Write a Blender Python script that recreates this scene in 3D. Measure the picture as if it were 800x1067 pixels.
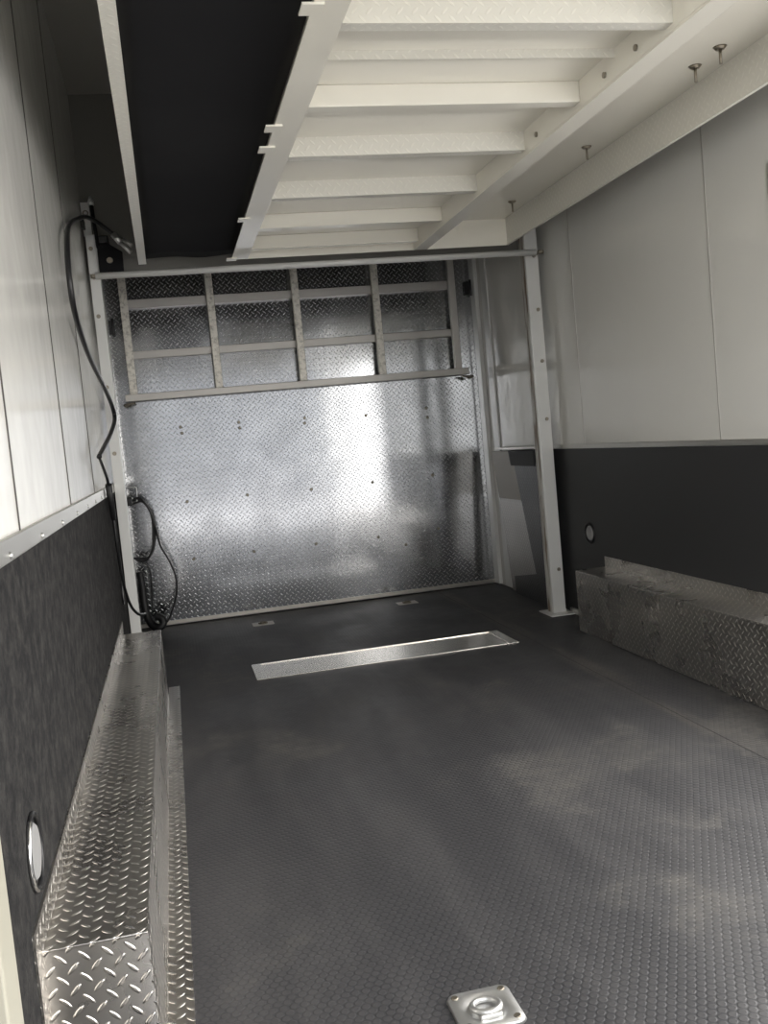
import bpy, bmesh, math, random
from mathutils import Vector, Matrix
for o in list(bpy.data.objects): bpy.data.objects.remove(o, do_unlink=True)
S = bpy.context.scene
COL = S.collection
R = math.radians
rnd = random.Random(4)

# ------------------------------------------------------------------ camera
cam = bpy.data.cameras.new('camera'); co = bpy.data.objects.new('camera', cam); COL.objects.link(co)
yaw, pitch, roll = 0.2127, -0.0791, -0.0938
f = Vector((math.sin(yaw)*math.cos(pitch), math.cos(yaw)*math.cos(pitch), math.sin(pitch)))
r0 = Vector((math.cos(yaw), -math.sin(yaw), 0)); u0 = r0.cross(f)
r = r0*math.cos(roll) + u0*math.sin(roll); u = -r0*math.sin(roll) + u0*math.cos(roll)
m = Matrix((r, u, -f)).transposed().to_4x4(); m.translation = Vector((0.3056, 0, 1.1242))
co.matrix_world = m
cam.sensor_fit = 'AUTO'; cam.sensor_width = 36; cam.lens = 1004.54/1067*36
cam.clip_start = 0.02; cam.clip_end = 500
S.camera = co

# ------------------------------------------------------------------ light
W = 2.5; D = 6.51; ZC = 3.02
REAR = -0.25                              # the open rear end
SD = (0.75, 3.11, 0.33, 1.93)            # side door opening: y0, y1, z0, z1
w = bpy.data.worlds.new('world'); S.world = w; w.use_nodes = True
nt = w.node_tree; nt.nodes.clear()
def wn(t, **k):
    n = nt.nodes.new(t)
    for a, b in k.items(): setattr(n, a, b)
    return n
wo = wn('ShaderNodeOutputWorld'); bg = wn('ShaderNodeBackground')
tc = wn('ShaderNodeTexCoord'); sx = wn('ShaderNodeSeparateXYZ')
nt.links.new(tc.outputs['Generated'], sx.inputs[0])
# daylight round the trailer: bright warm haze to the +x side, dimmer bluish open shade to the rear
mr = wn('ShaderNodeMapRange'); mr.inputs[1].default_value = 0.191; mr.inputs[2].default_value = 0.203
mr.interpolation_type = 'SMOOTHSTEP'
nt.links.new(sx.outputs[0], mr.inputs[0])
def wmix(fac, c1, c2):
    q = wn('ShaderNodeMix', data_type='RGBA')
    nt.links.new(fac, q.inputs[0])
    for i, v in ((6, c1), (7, c2)):
        if isinstance(v, tuple): q.inputs[i].default_value = v
        else: nt.links.new(v, q.inputs[i])
    return q.outputs[2]
def wramp(src, a, b):
    q = wn('ShaderNodeMapRange'); q.inputs[1].default_value = a; q.inputs[2].default_value = b
    q.interpolation_type = 'SMOOTHSTEP'; nt.links.new(src, q.inputs[0]); return q.outputs[0]
shade = wmix(wramp(sx.outputs[0], -.18, -.45), (.50, .51, .53, 1), (6.9, 6.9, 6.8, 1))   # brighter again to the -x side
shade = wmix(wramp(sx.outputs[2], .22, .5), shade, (2.6, 2.7, 2.9, 1))                     # open sky above the shaded rear
out = wmix(mr.outputs[0], shade, (4.1, 4.0, 3.85, 1))
nt.links.new(out, bg.inputs[0])
bg.inputs[1].default_value = 1.0
nt.links.new(bg.outputs[0], wo.inputs[0])
S.view_settings.view_transform = 'Standard'; S.view_settings.look = 'None'
S.view_settings.gamma = 1; S.view_settings.use_curve_mapping = False
S.view_settings.exposure = 0.90
def portal(name, loc, rot, sx_, sy_):
    l = bpy.data.lights.new(name, 'AREA'); l.shape = 'RECTANGLE'; l.size = sx_; l.size_y = sy_
    l.cycles.is_portal = True
    o = bpy.data.objects.new(name, l); o.location = loc; o.rotation_euler = rot; COL.objects.link(o)
portal('rear_portal', (W/2, REAR-.02, 1.08), (R(90), 0, 0), 2.5, 2.16)
portal('side_portal', (W+.03, (SD[0]+SD[1])/2, (SD[2]+SD[3])/2), (0, R(90), 0), SD[3]-SD[2], SD[1]-SD[0])

# ------------------------------------------------------------------ materials
class NT:
    def __init__(s, name):
        s.m = bpy.data.materials.new(name); s.m.use_nodes = True
        s.t = s.m.node_tree; s.b = s.t.nodes['Principled BSDF']
    def n(s, t, **k):
        n = s.t.nodes.new(t)
        for a, b in k.items(): setattr(n, a, b)
        return n
    def put(s, sock, v):
        if isinstance(v, (int, float, tuple)): sock.default_value = v
        else: s.t.links.new(v, sock)
    def M(s, op, a, b=0.0, c=0.0):
        n = s.n('ShaderNodeMath', operation=op)
        s.put(n.inputs[0], a); s.put(n.inputs[1], b); s.put(n.inputs[2], c)
        return n.outputs[0]
    def uv(s):
        n = s.n('ShaderNodeUVMap'); x = s.n('ShaderNodeSeparateXYZ'); s.t.links.new(n.outputs[0], x.inputs[0])
        return x.outputs[0], x.outputs[1], n.outputs[0]
    def noise(s, scale, detail=3, rough=.55, vec=None, stretch=None):
        n = s.n('ShaderNodeTexNoise'); n.inputs['Scale'].default_value = scale
        n.inputs['Detail'].default_value = detail; n.inputs['Roughness'].default_value = rough
        v = vec if vec is not None else s.n('ShaderNodeTexCoord').outputs['Object']
        if stretch:
            mp = s.n('ShaderNodeMapping'); mp.inputs['Scale'].default_value = stretch
            s.t.links.new(v, mp.inputs[0]); v = mp.outputs[0]
        s.t.links.new(v, n.inputs['Vector'])
        return n.outputs[0]
    def ramp(s, v, a, b, lo=0.0, hi=1.0):
        n = s.n('ShaderNodeMapRange'); n.interpolation_type = 'SMOOTHSTEP'
        s.put(n.inputs[0], v)
        for i, q in enumerate((a, b, lo, hi)): n.inputs[i+1].default_value = q
        return n.outputs[0]
    def mix(s, fac, a, b):
        n = s.n('ShaderNodeMix', data_type='RGBA')
        s.put(n.inputs[0], fac)
        s.put(n.inputs[6], a + (1,) if isinstance(a, tuple) else a)
        s.put(n.inputs[7], b + (1,) if isinstance(b, tuple) else b)
        return n.outputs[2]
    def bump(s, h, dist, strength=1.0, nrm=None):
        n = s.n('ShaderNodeBump'); n.inputs['Strength'].default_value = strength
        n.inputs['Distance'].default_value = dist; s.put(n.inputs['Height'], h)
        if nrm is not None: s.t.links.new(nrm, n.inputs['Normal'])
        return n.outputs[0]
    def set(s, **k):
        for a, v in k.items():
            q = s.b.inputs[a.replace('_', ' ')]
            if isinstance(v, tuple) and len(v) == 3: v = v + (1,)
            s.put(q, v)
        return s.m

def lozenges(t, P=.038, la=.33, lb=.095):
    # two square lattices of raised lozenges, the second half a pitch over and leaning the other way
    U, V, _ = t.uv()
    hs_ = []
    for off, sg in ((0.0, 1.0), (.5, -1.0)):
        fx = t.M('SUBTRACT', t.M('FRACT', t.M('ADD', t.M('DIVIDE', U, P), off)), .5)
        fy = t.M('MULTIPLY', t.M('SUBTRACT', t.M('FRACT', t.M('ADD', t.M('DIVIDE', V, P), off)), .5), sg)
        a = t.M('MULTIPLY', t.M('ADD', fx, fy), .7071/la); b = t.M('MULTIPLY', t.M('SUBTRACT', fx, fy), .7071/lb)
        hs_.append(t.M('ADD', t.M('MULTIPLY', a, a), t.M('MULTIPLY', b, b)))
    return t.ramp(t.M('MINIMUM', hs_[0], hs_[1]), 1.2, .2)

def plain(name, col, rough=.5, metal=0.0, coat=0.0, spec=.5, bumpn=None):
    t = NT(name)
    if bumpn:
        t.set(Normal=t.bump(t.noise(bumpn[0], 4), bumpn[1]))
    return t.set(Base_Color=col, Roughness=rough, Metallic=metal, Coat_Weight=coat, Specular_IOR_Level=spec)

def treadplate(name, col, r0, r1, cell=.028, depth=.0022, wave=.004, metal=1.0, smudge=.12):
    t = NT(name)
    h = lozenges(t)
    big = t.noise(1.6, 2)
    n1 = t.bump(big, wave, 1.0)
    n2 = t.bump(h, depth, 1.0, n1)
    sm = t.noise(3.5, 5, .6)
    c = t.mix(t.ramp(sm, .35, .7), tuple(x*(1-smudge) for x in col), col)
    c = t.mix(h, t.mix(1.0, c, c), tuple(min(1, x*(1.3 if metal else 1.06)) for x in col))   # worn brighter tops
    rg = t.ramp(t.noise(5.0, 4), .3, .7, r0, r1)
    return t.set(Base_Color=c, Roughness=rg, Metallic=metal, Normal=n2)

M = {}
M['door_plate'] = treadplate('bright_tread_plate', (.54, .55, .565), .12, .17, .026, .0024, .0012, smudge=.2)
M['box_plate'] = treadplate('aluminium_tread_plate', (.72, .69, .65), .24, .34, .028, .0020, .0)
M['white_tread'] = treadplate('white_painted_tread_plate', (.76, .74, .67), .28, .36, .030, .0008, .001, 0.0, .03)
M['dark_tread'] = treadplate('dark_tread_plate', (.10, .10, .105), .3, .38, .030, .0012, .001)
M['grey_tread'] = treadplate('grey_tread_plate', (.36, .35, .34), .3, .38, .03, .0006, 0.0)
M['aluminium'] = plain('mill_aluminium', (.62, .61, .58), .34, 1.0)
M['brushed'] = plain('brushed_aluminium', (.72, .69, .64), .24, 1.0)
M['white_steel'] = plain('white_painted_steel', (.68, .68, .66), .28, 0.0, .3)
M['deck_paint'] = plain('cream_white_deck_paint', (.84, .81, .72), .2, 0.0, .4)
M['brown_plate'] = plain('brownish_metal', (.23, .21, .18), .4, .5)
t = NT('white_steel_with_rust_streaks')
U, V, uvv = t.uv()
st = t.noise(9, 4, .6, stretch=(3, 3, .35))
M['rust'] = t.set(Base_Color=t.mix(t.ramp(st, .42, .6), (.60, .59, .55), (.20, .14, .09)), Roughness=.4)
t = NT('speckled_aluminium_tube')
M['speckle'] = t.set(Base_Color=t.mix(t.ramp(t.noise(38, 4, .7), .45, .7), (.70, .67, .60), (.36, .34, .30)), Roughness=.42, Metallic=.55)
M['tube_flat'] = plain('dull_aluminium_bar', (.50, .48, .45), .42, .7)
t = NT('white_wall_panel')
M['wall'] = t.set(Base_Color=(.74, .73, .69), Roughness=.13, Specular_IOR_Level=.6, Normal=t.bump(t.noise(2.2, 3), .006))
M['seam'] = plain('dark_seam', (.07, .065, .06), .6)
M['header'] = plain('shade_darkened_header', (.16, .155, .14), .5)  # the shade above the deck is put into this dark base colour
M['cream_post_darkened'] = plain('darkened_cream_post_paint', (.40, .385, .32), .4)  # cream, darkened in colour to offset the overbright light on the near post
M['ceiling'] = plain('ceiling_white', (.5, .49, .46), .4)
t = NT('black_carpeted_kick_panel')
cn = t.noise(24, 6, .75)
M['carpet'] = t.set(Base_Color=t.mix(t.ramp(cn, .35, .75), (.016, .016, .017), (.052, .050, .048)), Roughness=.95, Specular_IOR_Level=.15,
                    Normal=t.bump(cn, .004))
M['kick'] = plain('black_smooth_kick_panel', (.032, .032, .033), .48, spec=.35)
M['black'] = plain('black_plastic', (.012, .012, .013), .38)
M['rubber'] = plain('black_rubber', (.010, .010, .011), .55)
M['dark_steel'] = plain('black_painted_steel', (.008, .008, .009), .8, spec=.2)
M['bolt'] = plain('zinc_bolt', (.30, .27, .22), .4, .9)
M['zinc'] = plain('bright_zinc', (.66, .66, .65), .38, .85)
t = NT('black_deck_sheet')
bn = t.noise(1.3, 4)
M['decksheet'] = t.set(Base_Color=t.mix(t.ramp(bn, .4, .7), (.010, .010, .012), (.016, .016, .018)), Roughness=.7, Specular_IOR_Level=.25)
t = NT('light_lens'); M['lens'] = t.set(Base_Color=(.30, .30, .30), Roughness=.5, Normal=t.bump(t.noise(120, 3), .002))
M['chrome'] = plain('chrome', (.85, .85, .85), .08, 1.0)
M['sill'] = plain('worn_sill', (.55, .52, .47), .35, 1.0)
M['concrete'] = plain('concrete', (.36, .35, .34), .9)

# rubber coin floor
t = NT('coin_rubber_floor')
U, V, uvv = t.uv()
c = .021
def coin(off):
    p = t.M('ADD', t.M('DIVIDE', U, c), off); q = t.M('ADD', t.M('DIVIDE', V, c*1.732), off)
    fx = t.M('SUBTRACT', t.M('FRACT', p), .5); fy = t.M('MULTIPLY', t.M('SUBTRACT', t.M('FRACT', q), .5), 1.732)
    return t.M('SQRT', t.M('ADD', t.M('MULTIPLY', fx, fx), t.M('MULTIPLY', fy, fy)))
dd = t.M('MINIMUM', coin(0.0), coin(.5))
h = t.ramp(dd, .46, .34)
# smoother ribbed lanes running lengthwise
rib = t.M('MULTIPLY', t.M('ADD', t.M('SINE', t.M('MULTIPLY', U, 6.2832/.018)), 1.0), .5)
lane = t.M('MULTIPLY', t.M('GREATER_THAN', U, 1.115), t.M('LESS_THAN', U, 1.30))
far = t.M('GREATER_THAN', V, 5.05)
sel = t.M('MAXIMUM', t.M('MULTIPLY', lane, t.M('GREATER_THAN', V, 3.9)), far)
mm = t.n('ShaderNodeMix', data_type='FLOAT'); t.put(mm.inputs[0], sel); t.put(mm.inputs[2], h); t.put(mm.inputs[3], t.M('MULTIPLY', rib, .4))
dust = t.noise(1.5, 6, .68)
d2 = t.noise(2.2, 5, .65, stretch=(2.4, .45, 1))
fine = t.noise(30, 3, .7)
dm = t.M('MULTIPLY', t.ramp(dust, .52, .68), t.ramp(fine, .2, .75, .3, 1.0))
base = t.mix(t.ramp(d2, .38, .68), (.038, .038, .042), (.062, .061, .064))
fleck = t.ramp(t.noise(14, 5, .8), .66, .74)
base = t.mix(t.M('MULTIPLY', fleck, t.ramp(t.noise(.9, 2), .45, .6)), base, (.22, .21, .20))
base = t.mix(t.M('MULTIPLY', dm, .75), base, (.14, .132, .12))
# tyre-polished lane beside the right wheel box
e1 = t.M('MULTIPLY', t.ramp(U, 1.98, 2.03), t.ramp(U, 2.12, 2.07))
base = t.mix(t.M('MULTIPLY', e1, t.ramp(t.noise(3, 5, .7, stretch=(4, .6, 1)), .35, .7)), base, (.11, .10, .09))
e2 = t.M('LESS_THAN', t.M('ABSOLUTE', t.M('SUBTRACT', U, 2.03)), .003)
base = t.mix(e2, base, (.012, .012, .012))
base = t.mix(t.M('MULTIPLY', mm.outputs[0], .22), base, (.095, .092, .09))
M['floor'] = t.set(Base_Color=base, Roughness=t.ramp(dust, .3, .7, .45, .62), Normal=t.bump(mm.outputs[0], .0007), Specular_IOR_Level=.45)

# ------------------------------------------------------------------ mesh building
class MB:
    def __init__(s): s.bm = bmesh.new()
    def _v(s, pts): return [s.bm.verts.new(p) for p in pts]
    def box(s, x0, x1, y0, y1, z0, z1):
        v = s._v([(x, y, z) for x in (x0, x1) for y in (y0, y1) for z in (z0, z1)])
        for q in ((0,1,3,2), (4,6,7,5), (0,4,5,1), (2,3,7,6), (0,2,6,4), (1,5,7,3)):
            s.bm.faces.new([v[i] for i in q])
        return s
    def prism(s, pts, d):              # polygon extruded along vector d
        d = Vector(d); a = s._v(pts); b = s._v([Vector(p)+d for p in pts]); n = len(pts)
        s.bm.faces.new(a); s.bm.faces.new(b[::-1])
        for i in range(n): s.bm.faces.new((a[i], b[i], b[(i+1)%n], a[(i+1)%n]))
        return s
    def cyl(s, a, b, ra, rb=None, n=16):
        rb = ra if rb is None else rb
        a, b = Vector(a), Vector(b); ax = (b-a).normalized()
        p = ax.orthogonal().normalized(); q = ax.cross(p)
        A = s._v([a+(p*math.cos(t)+q*math.sin(t))*ra for t in [2*math.pi*i/n for i in range(n)]])
        B = s._v([b+(p*math.cos(t)+q*math.sin(t))*rb for t in [2*math.pi*i/n for i in range(n)]])
        s.bm.faces.new(A); s.bm.faces.new(B[::-1])
        for i in range(n):
            fc = s.bm.faces.new((A[i], B[i], B[(i+1)%n], A[(i+1)%n])); fc.smooth = True
        return s
    def tube(s, pts, rad, n=10, sub=6, ripple=0):
        P = [Vector(p) for p in pts]
        C = []
        for i in range(len(P)-1):
            p0 = P[i-1] if i else P[0]; p1 = P[i]; p2 = P[i+1]; p3 = P[i+2] if i+2 < len(P) else P[-1]
            for k in range(sub):
                t_ = k/sub
                C.append(.5*((2*p1)+(p2-p0)*t_+(2*p0-5*p1+4*p2-p3)*t_**2+(3*p1-p0-3*p2+p3)*t_**3))
        C.append(P[-1])
        prev = None; up = None; rings = []
        for i, c_ in enumerate(C):
            tg = (C[min(i+1, len(C)-1)] - C[max(i-1, 0)]).normalized()
            if up is None: up = tg.orthogonal().normalized()
            up = (up - tg*up.dot(tg)).normalized(); sd = tg.cross(up)
            rr = rad*(1 + (ripple if i % 2 else 0))
            rings.append(s._v([c_ + (up*math.cos(a)+sd*math.sin(a))*rr for a in [2*math.pi*j/n for j in range(n)]]))
        s.bm.faces.new(rings[0]); s.bm.faces.new(rings[-1][::-1])
        for A, B in zip(rings, rings[1:]):
            for j in range(n):
                fc = s.bm.faces.new((A[j], A[(j+1)%n], B[(j+1)%n], B[j])); fc.smooth = True
        return s
    def torus(s, c_, ax, R_, r_, n=28, k=10, a0=0, a1=2*math.pi):
        ax = Vector(ax).normalized(); p = ax.orthogonal().normalized(); q = ax.cross(p); c_ = Vector(c_)
        full = abs(a1-a0-2*math.pi) < 1e-6
        rings = []
        for i in range(n if full else n+1):
            t_ = a0+(a1-a0)*i/n; d = p*math.cos(t_)+q*math.sin(t_)
            rings.append(s._v([c_+d*(R_+r_*math.cos(e))+ax*r_*math.sin(e) for e in [2*math.pi*j/k for j in range(k)]]))
        prs = list(zip(rings, rings[1:])) + ([(rings[-1], rings[0])] if full else [])
        for A, B in prs:
            for j in range(k):
                fc = s.bm.faces.new((A[j], A[(j+1)%k], B[(j+1)%k], B[j])); fc.smooth = True
        if not full: s.bm.faces.new(rings[0]); s.bm.faces.new(rings[-1][::-1])
        return s
    def build(s, name, mat, parent=None, bevel=0, origin=None):
        bm = s.bm
        bmesh.ops.recalc_face_normals(bm, faces=bm.faces[:])
        uvl = bm.loops.layers.uv.new('UVMap')
        for fc in bm.faces:
            nn = fc.normal; ax = max(range(3), key=lambda i: abs(nn[i]))
            for l in fc.loops:
                c_ = l.vert.co
                l[uvl].uv = ((c_.y, c_.z), (c_.x, c_.z), (c_.x, c_.y))[ax]
        pw = Vector((0, 0, 0))
        if parent is not None:
            q = parent
            while q is not None: pw += q.location; q = q.parent
        if origin is None:
            if parent is not None: origin = pw
            else:
                xs = [v.co for v in bm.verts]
                origin = Vector(((min(v.x for v in xs)+max(v.x for v in xs))/2, (min(v.y for v in xs)+max(v.y for v in xs))/2, min(v.z for v in xs)))
        origin = Vector(origin)
        for v in bm.verts: v.co -= origin
        me = bpy.data.meshes.new(name); bm.to_mesh(me); bm.free()
        o = bpy.data.objects.new(name, me); COL.objects.link(o); me.materials.append(mat)
        o.location = origin - pw
        if parent is not None: o.parent = parent
        if bevel:
            b = o.modifiers.new('bevel', 'BEVEL'); b.width = bevel; b.segments = 2; b.limit_method = 'ANGLE'
        return o
def thing(name, loc, label, cat, group=None):
    o = bpy.data.objects.new(name, None); COL.objects.link(o); o.location = loc; o.empty_display_size = .05
    tag(o, label, cat, group); return o
def tag(o, label, cat, group=None):
    o['label'] = label; o['category'] = cat
    if group: o['group'] = group
    return o
def struct(o): o['kind'] = 'structure'; return o

# ------------------------------------------------------------------ the setting
T = .05
struct(MB().box(-T, W+T, REAR, D+.12, -.08, 0).build('floor', M['floor']))
wl = struct(MB().box(-T, 0, REAR, D+.12, 0, ZC).build('wall_left', M['wall']))
MB().box(0, .008, REAR, D-.02, 0, .965).build('kick_panel', M['carpet'], wl)
mo = MB().box(0, .012, REAR, D-.02, .962, 1.004).build('molding_strip', M['aluminium'], wl, .002)
for y in [1.36, 1.81, 2.25, 2.67, 3.10, 3.50, 3.86, 4.2, 4.52, 4.9]:
    MB().cyl((.012, y, .974), (.017, y, .974), .0075, .004, 10).build('rivet', M['zinc'], mo)
for y in (1.02, 2.03, 3.06, 4.02):
    MB().box(0, .0025, y-.0035, y+.0035, 1.004, ZC).build('seam_strip', M['seam'], wl)
wr = MB()
wr.box(W, W+T, REAR, SD[0], 0, ZC).box(W, W+T, SD[1], D+.12, 0, ZC).box(W, W+T, SD[0], SD[1], 0, SD[2]).box(W, W+T, SD[0], SD[1], SD[3], ZC)
wr = struct(wr.build('wall_right', M['wall']))
MB().box(W-.008, W, SD[1]+.03, 5.47, 0, .955).build('kick_panel', M['kick'], wr)
MB().box(W-.014, W, SD[1]+.03, 5.46, .953, .978).build('molding_strip', M['aluminium'], wr, .002)
for y in (3.55, 4.87):
    MB().box(W-.002, W, y-.003, y+.003, .978, ZC).build('seam_strip', M['tube_flat'], wr)
# side door opening frame
fr = MB()
fr.box(W-.012, W+T+.01, SD[0]-.03, SD[0], SD[2]-.03, SD[3]+.03).box(W-.012, W+T+.01, SD[1], SD[1]+.02, SD[2]-.03, SD[3]+.03)
fr.box(W-.012, W+T+.01, SD[0], SD[1], SD[2]-.03, SD[2]).box(W-.012, W+T+.01, SD[0], SD[1], SD[3], SD[3]+.03)
fr = struct(fr.build('door_2', M['aluminium'], None, .003))
struct(MB().box(-T, W+T, REAR, D+.12, ZC, ZC+.06).build('ceiling', M['ceiling']))
struct(MB().box(0, W, REAR, REAR+.05, 2.16, ZC).build('wall_rear', M['wall']))
# header bulkhead above the front crossbar
struct(MB().box(0, W, 5.32, 5.38, 2.10, ZC).build('wall_front', M['header']))
# tread-plate door closing the front end
dr = struct(MB().box(0.012, W-.004, D, D+.03, .03, 2.45).build('door_1', M['door_plate']))
MB().box(0.0, W, D-.006, D+.03, .008, .034).build('door_sill', M['sill'], dr, .002)
MB().box(0, W, D+.031, D+.06, 0, ZC).build('backing_panel', M['white_steel'], dr)
MB().box(W-.030, W-.001, 6.415, D-.001, .008, 2.4).build('door_jamb', M['white_steel'], dr, .004)
MB().box(W-.012, W-.001, 6.22, 6.33, .008, 2.4).build('door_jamb', M['white_steel'], dr, .003)
MB().box(.001, .010, 6.30, D-.001, .3, 2.4).build('door_jamb', M['box_plate'], dr, .002)
for (x0, x1, z) in ((W-.075, W-.03, 2.10), (.02, .05, 1.99)):
    MB().box(x0, x1, D-.022, D-.001, z-.06, z+.03).cyl((x1-.004, D-.028, z-.07), (x1-.004, D-.028, z+.04), .010).build('hinge', M['black'], dr, .002)
for x, z in [(.40,1.302),(.405,1.262),(.782,1.30),(.785,1.262),(1.225,1.29),(1.222,1.255),(2.079,1.284),(2.082,1.22),(.39,.809),(.789,.812),(1.223,.805),(1.65,.81),(2.084,.817),
             (.393,.425),(.794,.429),(1.218,.431),(1.655,.427),(2.09,.438),(1.648,1.27),(1.846,.352)]:
    MB().cyl((x, D, z), (x, D-.006, z), .011, .007, 10).build('door_bolt', M['bolt'], dr)
MB().box(W-.022, W-.009, 4.72, 5.20, .0, .03).build('baseboard_right', M['aluminium'])['kind'] = 'structure'
# ground outside
struct(MB().box(-15, 17, -16, 16, -.75, -.65).build('ground', M['concrete']))

# ------------------------------------------------------------------ wheel boxes
WB = .183; HB = .324
def wheel_box(name, label, left, y0, y1, fy0, fy1):
    s = 1 if left else -1; x = .0085 if left else W-.0085
    X = lambda a: x+s*a if a > .001 else x
    def bx(mb, a0, a1, *r_):
        p, q = sorted((X(a0), X(a1))); mb.box(p, q, *r_); return mb
    t_ = thing(name, (x + s*WB/2, (y0+y1)/2, 0), label, 'wheel box', 'tread plate wheel boxes')
    th = .004; wb = WB-.0085
    bx(MB(), 0, wb, y0, y1, HB-th, HB).build('top_plate', M['box_plate'], t_, .0015)
    bx(MB(), wb-th, wb, y0, y1, 0.004, HB-th).build('side_plate', M['box_plate'], t_)
    bx(MB(), 0, wb-th, y0, y0+th, 0.004, HB-th).build('end_plate', M['box_plate'], t_)
    bx(MB(), 0, wb-th, y1-th, y1, 0.004, HB-th).build('end_plate', M['box_plate'], t_)
    bx(MB(), 0, .004, fy0, fy1, HB, HB+.055).build('wall_flange', M['box_plate'], t_)
    if left: bx(MB(), 0, .004, y0-.055, y0, .004, HB+.055).build('end_flange', M['box_plate'], t_)
    if left: bx(MB(), wb, wb+.052, y0-.9, y1+.19, 0.0, .004).build('floor_flange', M['box_plate'], t_)
    return t_
wheel_box('wheel_box', 'long low tread plate box along the left wall under the black carpet panel', True, 1.645, 4.56, 1.645, 4.60)
wheel_box('wheel_box', 'long low tread plate box along the right wall beyond the bolted white post', False, .9, 4.705, .9, 4.707)

# ------------------------------------------------------------------ lift posts
def post(x0, x1, y0, y1, z1, label, bolts, outer, base=None, side=None, paint='white_steel'):
    t_ = thing('lift_post', ((x0+x1)/2, (y0+y1)/2, 0), label, 'post', 'white steel lift posts')
    th = .006
    MB().box(x0, x1, y0, y0+th, .008, z1).box(x0, x0+th, y0+th, y1, .008, z1).box(x1-th, x1, y0+th, y1, .008, z1).build('post_channel', M[paint], t_, .002)
    if side: MB().box(x0-.0015, x0, y0+.022, y1-.01, .008, z1).build('rusty_side_strip', M['rust'], t_)['label'] = 'rust-streaked side strip'
    bx = base or (x0-.02, x1+.02, y0-.04, y1+.04)
    MB().box(bx[0], bx[1], bx[2], bx[3], 0, .008).build('base_plate', M['white_steel'], t_, .002)
    for z in bolts:
        MB().cyl((outer, y0, z), (outer, y0-.007, z), .011, .009, 12).build('bolt', M['bolt'], t_)
    return t_
post(.0145, .066, 5.15, 5.24, 2.27, 'white steel lift post at the far left corner behind the black hose', (2.20, 1.86, 1.50, 1.16), .035)
p2 = post(2.376, 2.452, 5.20, 5.29, 2.27, 'white bolted lift post with rusty side near the right wall', (2.05, 1.75, 1.46, 1.13, .26), 2.428, (2.335, 2.485, 5.13, 5.33), True)
post(.009, .066, 1.095, 1.175, 2.13, 'pale lift post nearest the viewer cut by the left edge', (), .035, (.009, .086, 1.05, 1.2), paint='cream_post_darkened')

# ------------------------------------------------------------------ crossbar
YB = 5.10
cb = thing('crossbar', (1.2, YB, 2.035), 'long white round tube crossbar spanning the two far posts below the raised deck', 'crossbar')
MB().cyl((.045, YB, 2.052), (2.40, YB, 2.052), .0165, n=20).build('tube', M['white_steel'], cb)
for x in (.035, 2.425):
    MB().cyl((x-.012, YB, 2.052), (x+.018, YB, 2.052), .011).cyl((x, YB-.02, 2.052), (x, 5.149 if x < 1 else 5.199, 2.052), .008).build('bolt', M['bolt'], cb)

# ------------------------------------------------------------------ lift deck
Y0, Y1 = 1.0, 5.085
dk = thing('lift_deck', (1.25, 3.0, 2.07), 'white painted lift deck raised overhead with a black left runway and ribbed middle', 'lift deck')
ZB = 2.095
# left runway
MB().box(.262, .266, Y0, Y1, ZB, ZB+.14).box(.266, .300, Y0, Y1, ZB, ZB+.004).build('side_rail', M['white_tread'], dk)
bl = MB(); n = 12
top = []
for k in range(n+1):
    x = .30 + (.752-.30)*k/n
    for j, y in enumerate((Y0, 2.2, 3.4, 4.6, 4.9, 5.02, 5.10)):
        dz = 0 if y < 4.7 else (.005*math.sin(k*.6)+.004)*(y-4.7)/.4 - .045*max(0, (y-4.8)/.3)
        top.append(bl.bm.verts.new((x, y + (.006*math.sin(k*1.1) if j == 6 else 0), 2.165+dz)))
for k in range(n):
    for j in range(6):
        fc = bl.bm.faces.new((top[k*7+j], top[k*7+j+1], top[k*7+7+j+1], top[k*7+7+j])); fc.smooth = True
geo = bmesh.ops.extrude_face_region(bl.bm, geom=bl.bm.faces[:])
for v in geo['geom']:
    if isinstance(v, bmesh.types.BMVert): v.co.z += .008
o = bl.build('runway_liner', M['decksheet'], dk); o['label'] = 'black rubber sheet under left runway'
MB().box(.266, .80, Y0, Y1, 2.23, 2.236).build('runway_pan', M['deck_paint'], dk)
# left inner rail
MB().box(.728, .812, Y0, Y1, ZB, ZB+.008).box(.765, .773, Y0, Y1, ZB+.008, 2.23).build('inner_rail', M['deck_paint'], dk, .0015)
for y in (2.215, 3.03, 3.24, 4.21, 5.06):
    MB().box(.700, .752, y-.03, y+.03, ZB-.006, ZB).build('clip', M['deck_paint'], dk, .001)
# right inner rail
MB().box(1.700, 1.775, Y0, Y1, ZB, ZB+.008).box(1.700, 1.708, Y0, Y1, ZB+.008, 2.245).build('inner_rail', M['deck_paint'], dk, .0015)
for y in (2.55, 2.75, 3.3, 3.45):
    MB().cyl((1.700, y, 2.135), (1.694, y, 2.135), .009, n=10).build('bolt', M['bolt'], dk)
# centre plate and members
MB().box(.773, 1.700, Y0, Y1, 2.185, 2.19).build('centre_plate', M['deck_paint'], dk)
for k, y in enumerate((1.15, 1.75, 2.35, 2.93, 3.42, 3.98, 4.52, 4.97)):
    if k in (4, 5, 2):
        MB().box(.773, 1.700, y, y+.003, 2.118, 2.185).box(.773, 1.700, y+.003, y+.045, 2.118, 2.122).build('cross_member', M['white_tread'], dk)
    else:
        MB().box(.773, 1.700, y, y+.05, 2.120, 2.185).build('cross_member', M['deck_paint'], dk, .003)
MB().box(.773, 1.700, 2.68, 2.684, 2.160, 2.185).build('tread_lip', M['white_tread'], dk)
MB().box(.773, 1.700, 3.60, 3.604, 2.165, 2.185).build('tread_lip', M['white_tread'], dk)
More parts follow.
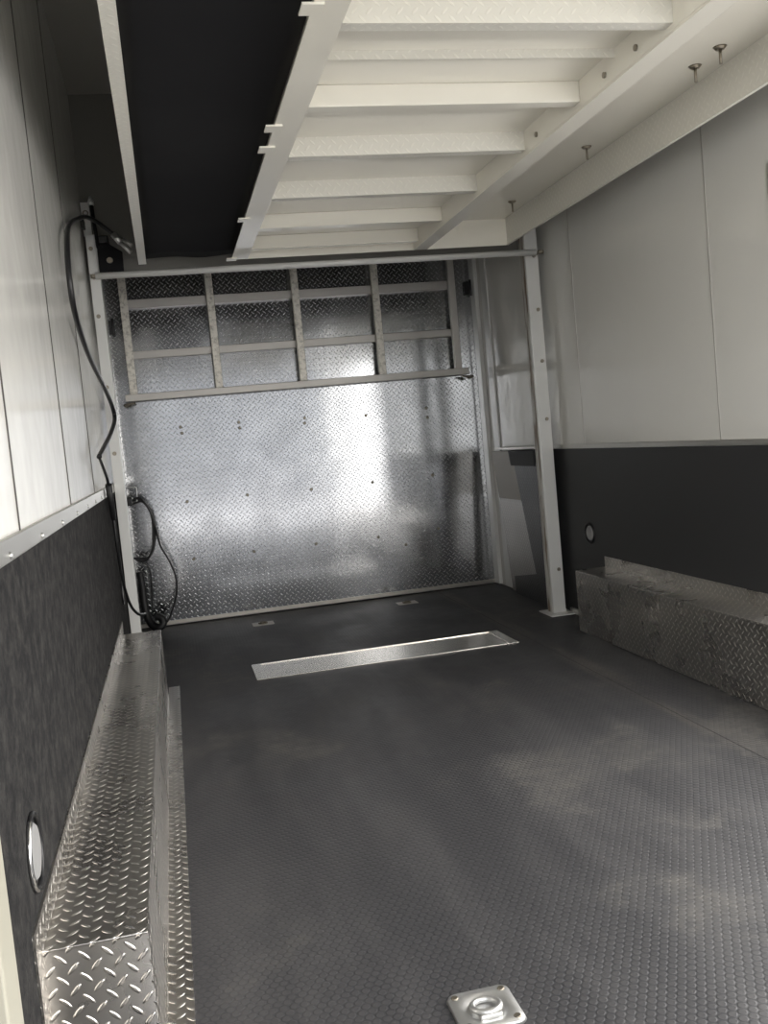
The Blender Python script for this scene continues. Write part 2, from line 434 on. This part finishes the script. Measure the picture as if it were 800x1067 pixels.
# right runway
MB().box(1.708, 2.232, Y0, Y1, 2.238, 2.244).build('runway_pan', M['deck_paint'], dk)
MB().box(2.232, 2.238, Y0, Y1, ZB, 2.244).box(2.224, 2.232, Y0, Y1, ZB, ZB+.004).build('side_rail', M['white_tread'], dk)
MB().box(.262, .80, Y1-.004, Y1, 2.15, 2.23).box(.80, 2.232, Y1-.004, Y1, ZB, 2.238).build('end_plate', M['deck_paint'], dk)
for x, y in ((2.131, 2.961), (2.127, 2.807), (2.134, 3.816), (2.131, 4.70)):
    MB().cyl((x, y, 2.238), (x, y, 2.229), .022, .014, 14).cyl((x, y, 2.232), (x, y, 2.185), .005, n=8).build('wing_bolt', M['bolt'], dk)

# ------------------------------------------------------------------ ladder rack on the door
rk = thing('ladder_rack', (1.23, D-.03, 1.50), 'aluminium tube rack of five uprights fixed across the upper tread plate door', 'rack')
YR = D-.075
for i, x in enumerate((.13, .677, 1.235, 1.778, 2.315)):
    MB().box(x-.024, x+.024, YR-.012, YR+.026, 1.535, 2.30).build('upright', M['speckle'] if i < 4 else M['tube_flat'], rk, .003)
MB().box(.075, 2.385, YR-.016, YR+.026, 1.49, 1.535).build('bottom_rail', M['tube_flat'], rk, .003)
MB().box(.15, 2.34, YR+.027, D-.001, 2.085, 2.14).build('rear_rail', M['tube_flat'], rk, .003)
MB().box(.15, 2.34, YR+.027, D-.001, 1.76, 1.81).build('rear_rail', M['tube_flat'], rk, .003)
for x in (.10, 2.36):
    MB().box(x-.02, x+.02, YR+.027, D-.001, 1.49, 1.535).build('standoff', M['tube_flat'], rk)
for x, s in ((.085, -1), (2.385, 1)):
    e = MB().torus((x, YR-.02, 1.468), (0, .25, 1), .022, .006, 20, 8)
    e.cyl((x, YR-.005, 1.475), (x-s*.05, YR-.005, 1.478), .007, n=8).build('eye_hook', M['bolt'], rk)

# ------------------------------------------------------------------ floor fittings
ft = thing('floor_tray', (1.275, 4.81, 0), 'long shallow metal tray set in the rubber floor before the door', 'tray')
x0, x1, y0, y1 = .603, 1.95, 4.64, 4.985
MB().box(x0, x0+.05, y0, y1, 0, .005).box(x1-.05, x1, y0, y1, 0, .005).box(x0+.05, x1-.05, y0, y0+.012, 0, .005).box(x0+.05, x1-.05, y1-.012, y1, 0, .005).build('frame', M['brushed'], ft, .001)
MB().box(x0+.05, x1-.05, y0+.012, y1-.012, 0, .0015).build('plate', M['brushed'], ft)

dx, dy = .786, 1.722
td = thing('tie_down_ring', (dx, dy, 0), 'square silver recessed tie-down ring in the near rubber floor', 'tie-down ring')
def rrect(cx_, cy_, h_, r_, z, n=6):
    P = []
    for q, (sx_, sy_) in enumerate(((1, 1), (-1, 1), (-1, -1), (1, -1))):
        for k in range(n+1):
            a = math.pi/2*(q + k/n)
            P.append((cx_+sx_*(h_-r_)+r_*math.cos(a), cy_+sy_*(h_-r_)+r_*math.sin(a), z))
    return P
pl = MB(); oc = rrect(dx, dy, .064, .018, .002)
N = len(oc); RI = .043
def ring(rad, z): return [(dx+rad*math.cos(2*math.pi*(i+.5)/N*1.0), dy+rad*math.sin(2*math.pi*(i+.5)/N), z) for i in range(N)]
L0 = pl._v([(p[0]*1.0+(p[0]-dx)*.02, p[1]+(p[1]-dy)*.02, 0.0) for p in oc]); L1 = pl._v([(dx+(p[0]-dx)*.97, dy+(p[1]-dy)*.97, .007) for p in oc])
L2 = pl._v(ring(RI, .0075)); L3 = pl._v(ring(RI-.006, .0025)); 
for A, B in ((L0, L1), (L1, L2), (L2, L3)):
    for i in range(N): pl.bm.faces.new((A[i], A[(i+1)%N], B[(i+1)%N], B[i])).smooth = True
pl.bm.faces.new(L3); pl.bm.faces.new(L0[::-1])
pl.build('plate', M['zinc'], td)
MB().torus((dx, dy-.004, .012), (0, .12, 1), .027, .006, 28, 10).build('ring', M['zinc'], td)
MB().box(dx-.022, dx+.022, dy-.040, dy-.026, .003, .016).build('ring_strap', M['zinc'], td, .003)
for sx_ in (-1, 1):
    for sy_ in (-1, 1):
        MB().cyl((dx+sx_*.048, dy+sy_*.048, .006), (dx+sx_*.048, dy+sy_*.048, .0095), .009, .006, 12).build('bolt', M['bolt'], td)

def cover(x, y, label):
    t_ = thing('floor_anchor', (x, y, 0), label, 'floor anchor', 'small flat floor anchors before the door')
    MB().box(x-.068, x+.068, y-.052, y+.052, 0, .004).build('plate', M['tube_flat'], t_, .001)
    MB().torus((x, y, .007), (0, 0, 1), .026, .005, 20, 8).build('ring', M['bolt'], t_)
cover(.775, 6.13, 'small flat floor anchor before the door, left of the two')
cover(1.74, 6.19, 'small flat floor anchor before the door, right of the two')

# ------------------------------------------------------------------ round wall lights
def roundlight(x, y, z, s, label, R_=.05):
    t_ = thing('round_wall_light', (x, y, z-.06), label, 'wall light', 'round lights in the black lower wall panels')
    MB().torus((x+s*.003, y, z), (1, 0, 0), R_+.012, .005, 32, 8).build('bezel', M['black'], t_)
    MB().cyl((x, y, z), (x+s*.006, y, z), R_, R_-.006, 28).build('lens', M['lens'], t_)
    return t_
rl = roundlight(.008, 1.70, .475, 1, 'round frosted light with a chrome rim low on the near left black wall')
# chrome arc shaped as the bright reflection on the near light's rim
p_ = MB()
for _ in (0,):
    ax = Vector((1, 0, 0)); q0 = ax.orthogonal().normalized()
p_.tube([(.012, 1.70+.064*math.cos(a), .475+.064*math.sin(a)) for a in [math.pi*(.62+.76*i/10) for i in range(11)]], .004, 8, 3)
p_.build('chrome_rim_glint', M['chrome'], rl)
roundlight(.008, 4.87, .475, 1, 'round frosted light low on the left black wall beside the far post', .042)
roundlight(W-.008, 4.873, .49, -1, 'round frosted light on the right black wall above the far end of the box', .042)

# ------------------------------------------------------------------ things by the left post
hs = thing('hydraulic_hose', (.03, 4.2, 1.1), 'thick black hydraulic hose looping over the left post and down the left wall', 'hose')
MB().tube([(.160,5.02,2.232),(.125,5.0,2.262),(.085,4.95,2.286),(.05,4.75,2.262),(.035,4.40,2.17),(.030,4.00,2.06),(.030,3.74,1.95),(.028,3.66,1.80),(.028,3.70,1.69),
           (.030,3.86,1.62),(.034,4.18,1.55),(.045,4.75,1.47),(.056,5.03,1.40),(.060,5.06,1.33),(.048,4.75,1.25),(.034,4.25,1.17),(.030,4.08,1.145)], .0105, 10, 6).build('hose', M['black'], hs)
MB().cyl((.156,5.02,2.236),(.188,5.01,2.192), .015, n=14).cyl((.188,5.01,2.192),(.232,5.0,2.14), .011, n=14).cyl((.20,5.04,2.215),(.238,5.03,2.18),.010,n=10).build('fitting', M['zinc'], hs)
cbp = MB().tube([(.030,4.06,1.15),(.030,4.30,1.085),(.030,4.45,1.03),(.030,4.54,.905),(.030,4.57,.73),(.030,4.70,.556),(.045,4.82,.42),(.075,4.88,.36),(.10,5.02,.335)], .007, 8, 6).build('power_cable', M['black'])
tag(cbp, 'thin black cable running down the left wall from the hose end to the box', 'cable')
slv = MB().cyl((.030,4.46,1.02),(.030,4.55,.86), .015, .012, 10).build('cable_sleeve', M['rubber'], cbp)

br = thing('pulley_bracket', (.12, 5.14, 2.075), 'black five-sided steel pulley bracket on the crossbar beside the left post', 'bracket')
MB().prism([(.066,5.13,2.072),(.066,5.13,2.205),(.115,5.13,2.222),(.188,5.13,2.172),(.186,5.13,2.072)], (0, .012, 0)).build('plate', M['dark_steel'], br, .002)
MB().cyl((.122,5.13,2.132),(.122,5.119,2.132), .016, .014, 16).build('bolt', M['bolt'], br)
MB().box(.070, .125, 5.145, 5.20, 2.225, 2.262).build('block', M['black'], br, .006)
rd = thing('adjusting_rod', (.058, 5.18, 2.27), 'slim threaded black rod standing at the top of the far left post', 'rod')
MB().cyl((.072, 5.14, 2.20), (.062, 5.14, 2.41), .009, n=10).build('rod', M['dark_steel'], rd)
MB().cyl((.062, 5.14, 2.41), (.061, 5.14, 2.432), .016, n=6).cyl((.061, 5.14, 2.432), (.060, 5.14, 2.455), .014, .005, 12).build('nut', M['zinc'], rd)
tb = thing('post_top_bracket', (.03, 5.2, 2.27), 'small white plate bracket bolted over the far left post', 'bracket')
MB().box(.006, .048, 5.19, 5.198, 2.27, 2.44).build('plate', M['white_steel'], tb, .002)
MB().torus((.027, 5.186, 2.385), (0, 1, 0), .012, .003, 16, 6).build('hole_ring', M['bolt'], tb)
MB().box(-.0, .02, 5.12, 5.185, 2.30, 2.34).build('clamp', M['black'], tb, .003)

# cable hook and loops
hk = MB().tube([(.004,6.30,.945),(.05,6.30,.945),(.082,6.30,.942),(.082,6.30,.90),(.080,6.30,.865),(.078,6.27,.858)], .005, 8, 3).build('cable_hook', M['zinc'])
tag(hk, 'thin bent wire hook on the left wall holding the black cables', 'hook')
ck = thing('cable_bundle', (.13, 6.3, .3), 'loops of black electrical cable hanging from the wire hook at the door', 'cable')
def loop(P, rad, y=6.3): return MB().tube([(x, y, z) for x, z in P], rad, 8, 6)
loop([(.02,.845),(.055,.862),(.10,.862),(.135,.82),(.163,.77),(.170,.70),(.163,.61),(.140,.53),(.105,.49),(.07,.487),(.03,.495)], .0075).build('cable_loop', M['black'], ck)
loop([(.03,.832),(.07,.846),(.11,.85),(.145,.80),(.160,.73),(.155,.64),(.145,.56),(.118,.50),(.088,.475),(.055,.48),(.02,.50)], .007, 6.285).build('cable_loop', M['black'], ck)
loop([(.06,.875),(.105,.87),(.150,.79),(.172,.69),(.182,.62),(.195,.55),(.235,.46),(.262,.37),(.266,.29),(.248,.21),(.215,.13),(.185,.075),(.15,.055)], .0065, 6.27).build('long_cable', M['black'], ck)
loop([(.03,.488),(.07,.465),(.105,.425),(.112,.36),(.108,.28),(.10,.20),(.095,.15)], .0065, 6.295).build('drop_cable', M['black'], ck)
MB().box(.006,.05,6.27,6.32,.83,.885).build('plug', M['black'], ck, .006)
cd = MB().tube([(.045,6.33,.40),(.050,6.33,.30),(.050,6.32,.20),(.060,6.30,.12),(.085,6.27,.065),(.125,6.24,.045),(.155,6.24,.065),(.150,6.25,.10),(.115,6.26,.115)], .021, 14, 12, .28).build('corrugated_conduit', M['rubber'])
tag(cd, 'thick corrugated black conduit curled on the floor at the left corner of the door', 'conduit')

# ------------------------------------------------------------------ flaps leaning right, past the post
s1 = thing('leaning_panel', (2.47, 5.95, 0), 'wide metal sheet against the right wall between the door and the post', 'panel')
X = 2.455
MB().prism([(X,6.300,.945),(X,5.475,.955),(X,5.475,.63),(X,6.215,.63)], (.03,0,0)).build('brown_upper_plate', M['brown_plate'], s1, .001)['label'] = 'plain brownish metal upper plate'
MB().prism([(X+.003,6.215,.63),(X+.003,5.475,.63),(X+.003,5.475,.012),(X+.003,6.10,.012)], (.027,0,0)).build('tread_lower_plate', M['grey_tread'], s1, .001)
MB().prism([(X-.004,6.03,.115),(X-.004,5.475,.20),(X-.004,5.475,.0),(X-.004,6.02,.0)], (.006,0,0)).build('foot_plate', M['dark_tread'], s1)['label'] = 'dark tread plate foot'
MB().box(W-.05, W-.013, 5.475, 6.21, .957, .972).build('top_ledge', M['aluminium'], s1, .002)
s2 = thing('ramp_flap', (2.40, 5.5, 0), 'dark tapering tread plate flap with a black cap just behind the right post', 'ramp flap')
MB().prism([(2.39,5.705,.875),(2.39,5.33,.875),(2.39,5.33,.01),(2.39,5.40,.01)], (.045,0,0)).build('plate', M['dark_tread'], s2, .002)
MB().prism([(2.382,5.775,.955),(2.382,5.34,.955),(2.382,5.34,.86),(2.382,5.745,.86)], (.06,0,0)).build('cap', M['rubber'], s2, .006)
